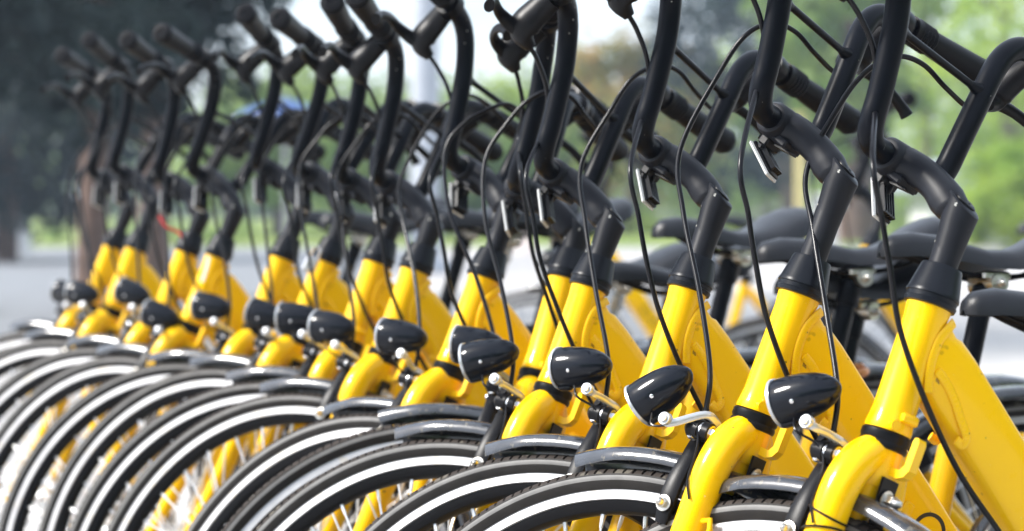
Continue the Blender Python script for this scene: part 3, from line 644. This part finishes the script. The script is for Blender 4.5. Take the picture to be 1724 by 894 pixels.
def foliage(name, m, clumps, leaf=.16, per=70, seed=1):
    """clumps = (centre, radius); leaves lie in ragged shells round every clump"""
    R = random.Random(seed); v = []; f = []
    for (c, r) in clumps:
        for k in range(per):
            d = Vector((R.gauss(0, 1), R.gauss(0, 1), R.gauss(0, 1))).normalized(); q = Vector(c)+d*r*(.45+.6*R.random()**.7)
            n = (d+Vector((R.uniform(-.8, .8), R.uniform(-.8, .8), R.uniform(-.2, 1.)))).normalized(); x = n.orthogonal().normalized(); y = n.cross(x); a = R.uniform(0, 6.3)
            x, y = x*cos(a)+y*sin(a), y*cos(a)-x*sin(a); s = leaf*R.uniform(.6, 1.4); k0 = len(v)
            v += [q-x*s*.6, q-y*s*.3+n*s*.08, q+x*s*.6, q+y*s*.3+n*s*.08]; f.append((k0, k0+1, k0+2, k0+3))
    return mesh(name, v, f, m, smooth=False)
def clumps_for(h0, h1, rad, n, seed, rc=(.5, 1.0)):
    R = random.Random(seed); out = []
    for k in range(n):
        t = R.random(); z = h0+(h1-h0)*t; rr = rad*(sin(pi*min(.97, .12+t*.85))**.7)*R.random()**.5; a = R.uniform(0, 2*pi); out.append(((rr*cos(a), rr*sin(a), z), R.uniform(*rc)*rad*.33))
    return out
def trunk_mesh(h, r, h0, rad, seed, m):
    R = random.Random(seed); b = B(); top = Vector((R.uniform(-.3, .3), R.uniform(-.3, .3), h))
    P = catmull([(0, 0, -.05), (R.uniform(-.1, .1), R.uniform(-.1, .1), h*.35), (R.uniform(-.2, .2), R.uniform(-.2, .2), h*.7), top], 4); b.add(*tube(P, [r*1.35, r, r*.75, r*.3], 12))
    for k in range(8):
        t = R.uniform(.35, .85); q = P[int(t*(len(P)-1))]; a = R.uniform(0, 2*pi); L_ = rad*R.uniform(.5, .9); e = q+Vector((cos(a)*L_, sin(a)*L_, L_*R.uniform(.3, .9)))
        b.add(*tube(catmull([q, q*.5+e*.5+Vector((0, 0, .15)), e], 4), [r*.45, r*.28, r*.10], 8))
    return b.mesh('trunk', m)
PROTO = {}
def tree(label, x, y, h, rad, h0, leafm, group='trees in the park behind the bicycles', seed=1, tr=.16, bark='bark', n=70, per=75, leaf=.17, cat='tree', name='broadleaf_tree'):
    root = thing(name, label, cat, group, Matrix.Translation((x, y, 0)) @ Matrix.Rotation(seed*1.3, 4, 'Z'))
    key = (leafm, seed % 4, h, rad, h0, n)
    if key not in PROTO: PROTO[key] = (foliage('crown', leafm, clumps_for(h0, h, rad, n, seed), leaf, per, seed), trunk_mesh(h*.85, tr, h0, rad, seed, bark))
    obj('crown', PROTO[key][0], root); obj('trunk', PROTO[key][1], root); return root
def at(px, Y): return (px-862)/FPX*Y
# big shady trees at the left
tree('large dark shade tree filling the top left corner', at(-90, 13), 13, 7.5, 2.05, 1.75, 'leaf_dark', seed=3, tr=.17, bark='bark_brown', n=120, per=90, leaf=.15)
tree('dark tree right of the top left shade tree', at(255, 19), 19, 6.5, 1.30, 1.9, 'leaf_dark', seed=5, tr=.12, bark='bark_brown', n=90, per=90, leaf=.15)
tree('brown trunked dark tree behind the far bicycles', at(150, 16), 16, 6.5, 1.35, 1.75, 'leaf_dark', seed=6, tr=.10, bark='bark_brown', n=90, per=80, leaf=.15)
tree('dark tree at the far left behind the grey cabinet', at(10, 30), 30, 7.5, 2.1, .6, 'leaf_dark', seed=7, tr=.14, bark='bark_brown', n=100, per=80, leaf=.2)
BG = [(470, 48, 3.5, 3.0, 1.3, 'leaf_mid', 11, 'rounded green tree behind the blue umbrella'), (640, 60, 4.0, 3.6, .8, 'leaf_mid', 12, 'low green tree under the pale sky left of centre'),
      (800, 50, 3.5, 2.9, .9, 'leaf_mid', 13, 'bushy green tree just right of the concrete pole'), (930, 62, 5.0, 4.0, 1., 'leaf_bright', 14, 'wide light green tree near the centre'),
      (1060, 52, 4.8, 3.0, 1.2, 'leaf_autumn', 15, 'tree with yellowish orange leaves right of centre'), (1190, 66, 5.0, 3.6, 1., 'leaf_mid', 16, 'green tree below the brightest gap of sky'),
      (1330, 50, 9., 3.3, 1.6, 'leaf_dark', 17, 'tall dark green tree behind the third head tube'), (1440, 44, 8., 2.0, 2.1, 'leaf_mid', 18, 'tree with a bare brown trunk behind the second bicycle'),
      (1560, 58, 10., 3.8, 1.4, 'leaf_bright', 19, 'tall yellow green tree at upper right'), (1700, 56, 9., 3.2, 1.9, 'leaf_bright', 20, 'yellow green tree at the right edge of the picture'),
      (1820, 60, 9., 4., 1., 'leaf_bright', 21, 'yellow green tree just beyond the right edge'), (1290, 80, 7.0, 4.5, 1., 'leaf_bright', 22, 'far light green tree behind the dark one'),
      (1000, 88, 6.0, 5., .8, 'leaf_mid', 23, 'far hazy green tree behind the centre'), (1640, 85, 7.2, 4.5, .8, 'leaf_mid', 24, 'far green tree behind the white pavilion'),
      (740, 90, 5.2, 5.5, .8, 'leaf_mid', 25, 'far green tree behind the concrete pole'), (1450, 92, 8., 4.5, .8, 'leaf_mid', 26, 'far green tree behind the bare trunk')]
for (px, Y, h, rad, h0, lm, sd2, lab) in BG:
    airy = lm in ('leaf_bright', 'leaf_autumn')
    tree(lab, at(px, Y), Y, h, rad, h0, lm, seed=sd2, tr=.38 if sd2 == 18 else .16, bark='bark_brown' if sd2 == 18 else 'bark', n=36 if airy else 52, per=60 if airy else 75, leaf=.26 if airy else .30)
# far wood: one mass
cl_ = []
Rr = random.Random(5)
for k in range(260): cl_.append(((Rr.uniform(-45, 55), Rr.uniform(105, 118), Rr.uniform(.5, 4.2)), Rr.uniform(1.2, 2.2)))
o = obj('far_wood', foliage('far_wood', 'leaf_mid', cl_, .75, 60, 9)); o['kind'] = 'stuff'; o['label'] = 'distant green wood across the whole background'; o['category'] = 'wood'
cl_ = []
for k in range(330):
    rr_ = Rr.uniform(17, 24); a = Rr.uniform(radians(232), radians(385)); cl_.append(((rr_*cos(a), rr_*sin(a)+2, Rr.uniform(.6, 6.5)), Rr.uniform(1.0, 1.9)))
o = obj('park_wood', foliage('park_wood', 'leaf_mid', cl_, .6, 60, 19)); o['kind'] = 'stuff'; o['label'] = 'green wood on the near side of the park around the bicycles'; o['category'] = 'wood'
# clipped hedges and shrubs
def hedge(label, x0, x1, y, h, m, seed, group='low hedges along the lawn'):
    R = random.Random(seed); cs = []
    n = int((x1-x0)*3)
    for k in range(n): cs.append(((R.uniform(x0, x1), y+R.uniform(-.5, .5), R.uniform(.1, h*.8)), R.uniform(.22, .34)))
    o = thing('hedge', label, 'hedge', group, None, foliage('hedge', m, cs, .10, 60, seed)); return o
hedge('low yellow green hedge along the lawn at right', at(1050, 50), at(1300, 50), 50, .5, 'leaf_bright', 31)
hedge('dark clipped hedge behind the lawn at far right', at(1240, 53), at(1800, 53), 53, .95, 'leaf_mid', 32)
hedge('long green hedge behind the saddles left of centre', at(380, 52), at(1000, 52), 52, .55, 'leaf_mid', 33)
hedge('green hedge strip between centre and third bicycle', at(1000, 55), at(1300, 55), 55, 1.0, 'leaf_mid', 34)
hedge('dim green hedge at the left behind the road', at(-60, 42), at(430, 42), 42, .45, 'leaf_mid', 35)
R = random.Random(8); cs = [((R.uniform(-.75, .75), R.uniform(-.7, .7), R.uniform(.15, 1.55)), R.uniform(.2, .32)) for k in range(90)]
cs = [c for c in cs if (Vector(c[0])-Vector((0, 0, .85))).length < .95]
thing('round_bush', 'big clipped round bush at the right edge of the lawn', 'bush', None, Matrix.Translation((at(1700, 37), 37, 0)) @ Matrix.Scale(1.15, 4), foliage('round_bush', 'leaf_bright', cs, .09, 130, 8))

# ------------------------------------------------------------------ park furniture and buildings
M['concrete'] = mat('grey_concrete_pole', (.44, .47, .52), .8, var=.1, vscale=4)
M['shedwall'] = mat('white_rendered_wall', (.66, .66, .66), .8, var=.06, vscale=2)
M['shedroof'] = mat('blue_grey_metal_roof', (.36, .40, .46), .45, var=.06, vscale=2)
M['glass'] = mat('dark_window_glass', (.05, .06, .07), .08, spec=.8)
M['bluecloth'] = mat('blue_canopy_cloth', (.04, .10, .30), .6, var=.1, vscale=4)
M['ywall'] = mat('ochre_painted_post', (.62, .52, .22), .6, var=.1)
M['pinkwhite'] = mat('pinkish_white_stone', (.62, .54, .52), .7, var=.1, vscale=8)
b = B(); b.add(*lathe([(.24, 0), (.20, .4), (.19, 1.2), (.17, 9)], 24)); b.add(*lathe([(.34, -.05), (.34, .12), (.28, .16)], 24))
thing('utility_pole', 'thick pale grey concrete pole rising behind the handlebars left of centre', 'pole', None, Matrix.Translation((at(716, 26), 26, 0)), b.mesh('utility_pole', 'concrete'))
# blue market umbrella
um = thing('market_umbrella', 'blue market umbrella with a white band beyond the road', 'umbrella', None, Matrix.Translation((at(480, 26), 26, 0)))
v = []; f = []; rr = [(0, 2.26), (.5, 2.12), (.62, 2.05), (.66, 1.86)]
N = 8
for (r_, z) in rr:
    for k in range(N*4): a = 2*pi*k/(N*4); q = 1+.0*cos(N*a)-.05*abs(sin(N*a/2)); v.append((r_*q*cos(a), r_*q*sin(a), z))
for i in range(len(rr)-1):
    for k in range(N*4): f.append((i*32+k, i*32+(k+1) % 32, (i+1)*32+(k+1) % 32, (i+1)*32+k))
obj('canopy', mesh('canopy', v, f, 'bluecloth', smooth=True), um)
b = B(); b.add(*lathe([(.640, 2.00), (.666, 1.995), (.674, 1.93), (.66, 1.925)], 32)); obj('white_band', b.mesh('white_band', 'white'), um)
b = B(); b.add(*tube([(0, 0, .1), (0, 0, 2.32)], .02, 10)); obj('pole', b.mesh('pole', 'silver'), um); b = B(); b.add(*lathe([(.25, 0.03), (.25, .09), (.05, .14)], 16)); obj('base', b.mesh('base', 'concrete'), um)
# white pavilion
pv = thing('park_pavilion', 'white park pavilion with blue grey roof beyond the round bush', 'building', None, Matrix.Translation((at(1640, 42), 42, 0)) @ Matrix.Scale(.74, 4))
b = B(); b.add(*box((-1.25, 0, .75), (.55, 3., 1.5))); b.add(*box((1.25, 0, .75), (.9, 3., 1.5))); b.add(*box((.0, 0, 1.32), (2.0, 3., .36))); b.add(*box((0, 0, .2), (2.0, 3., .4))); b.add(*box((-.08, 0, .85), (.22, 3., .9))); obj('wall', b.mesh('wall', 'shedwall', smooth=False), pv)
b = B(); b.add(*prism([(-2.2, 1.5), (2.2, 1.5), (2.2, 1.62), (1.2, 2.36), (-1.2, 2.36), (-2.2, 1.62)], -2.0, 2.0)); obj('roof', b.mesh('roof', 'shedroof', smooth=False), pv)
for s in (-.6, .42): b = B(); b.add(*box((0, 0, 0), (.78, .04, .74))); w_ = obj('window', b.mesh('window', 'glass', smooth=False), pv, Matrix.Translation((s, -1.38, .77))); b = B(); [b.add(*box(c_, s_)) for c_, s_ in (((0, -.05, .35), (.80, .06, .05)), ((0, -.05, -.35), (.80, .06, .05)), ((0, -.05, 0), (.04, .05, .64)))]; obj('frame', b.mesh('frame', 'shedwall', smooth=False), w_)
# ochre post, white utility box, stone lantern
b = B(); b.add(*box((0, 0, 1.3), (.17, .17, 2.6), bev=.02)); b.add(*box((0, 0, 2.63), (.22, .22, .06), bev=.02)); b.add(*box((0, 0, .08), (.36, .36, .20), bev=.02))
thing('gate_post', 'square ochre post standing between the third and second bicycles', 'post', None, Matrix.Translation((at(1347, 40), 40, 0)), b.mesh('gate_post', 'ywall'))
b = B(); b.add(*box((0, 0, .55), (.42, .36, .9), bev=.02)); b.add(*box((0, 0, 1.02), (.50, .44, .06), bev=.02)); b.add(*box((0, -.185, .55), (.32, .012, .72), bev=.01)); b.add(*box((0, 0, .06), (.48, .4, .12)))
thing('utility_cabinet', 'white utility cabinet beside the ochre post', 'cabinet', None, Matrix.Translation((at(1388, 39), 39, 0)), b.mesh('utility_cabinet', 'shedwall'))
b = B(); b.add(*lathe([(.20, 0), (.20, .1), (.10, .16), (.09, .55), (.22, .62), (.22, .68), (.14, .72), (.14, .92), (.28, .98), (.10, 1.15), (.03, 1.25)], 6))
thing('stone_lantern', 'small pinkish stone lantern on the lawn near the centre', 'lantern', None, Matrix.Translation((at(886, 36), 36, 0)), b.mesh('stone_lantern', 'pinkwhite', sharp=20))
b = B(); b.add(*box((0, 0, .5), (.9, .5, 1.), bev=.03)); b.add(*box((0, -.26, .62), (.7, .02, .5), bev=.008)); b.add(*box((0, 0, 1.03), (1., .6, .06), bev=.02))
thing('ticket_kiosk', 'pale grey box cabinet behind the far left bicycles', 'cabinet', None, Matrix.Translation((at(2, 34), 34, 0)), b.mesh('ticket_kiosk', 'shedwall'))

# ------------------------------------------------------------------ soft air over the park
hz = bpy.data.materials.new('haze'); hz.use_nodes = True; t = hz.node_tree; t.nodes.remove(t.nodes['Principled BSDF'])
pvn = t.nodes.new('ShaderNodeVolumePrincipled'); pvn.inputs['Density'].default_value = .0021; pvn.inputs['Color'].default_value = (.70, .83, 1, 1); pvn.inputs['Anisotropy'].default_value = .2
t.links.new(pvn.outputs['Volume'], t.nodes['Material Output'].inputs['Volume'])
M['haze'] = hz
o = obj('haze', mesh('haze', *box((0, 40, 6.0), (190, 190, 14.6)), 'haze', smooth=False)); o['kind'] = 'stuff'; o['label'] = 'thin pale haze over the park'; o['category'] = 'haze'
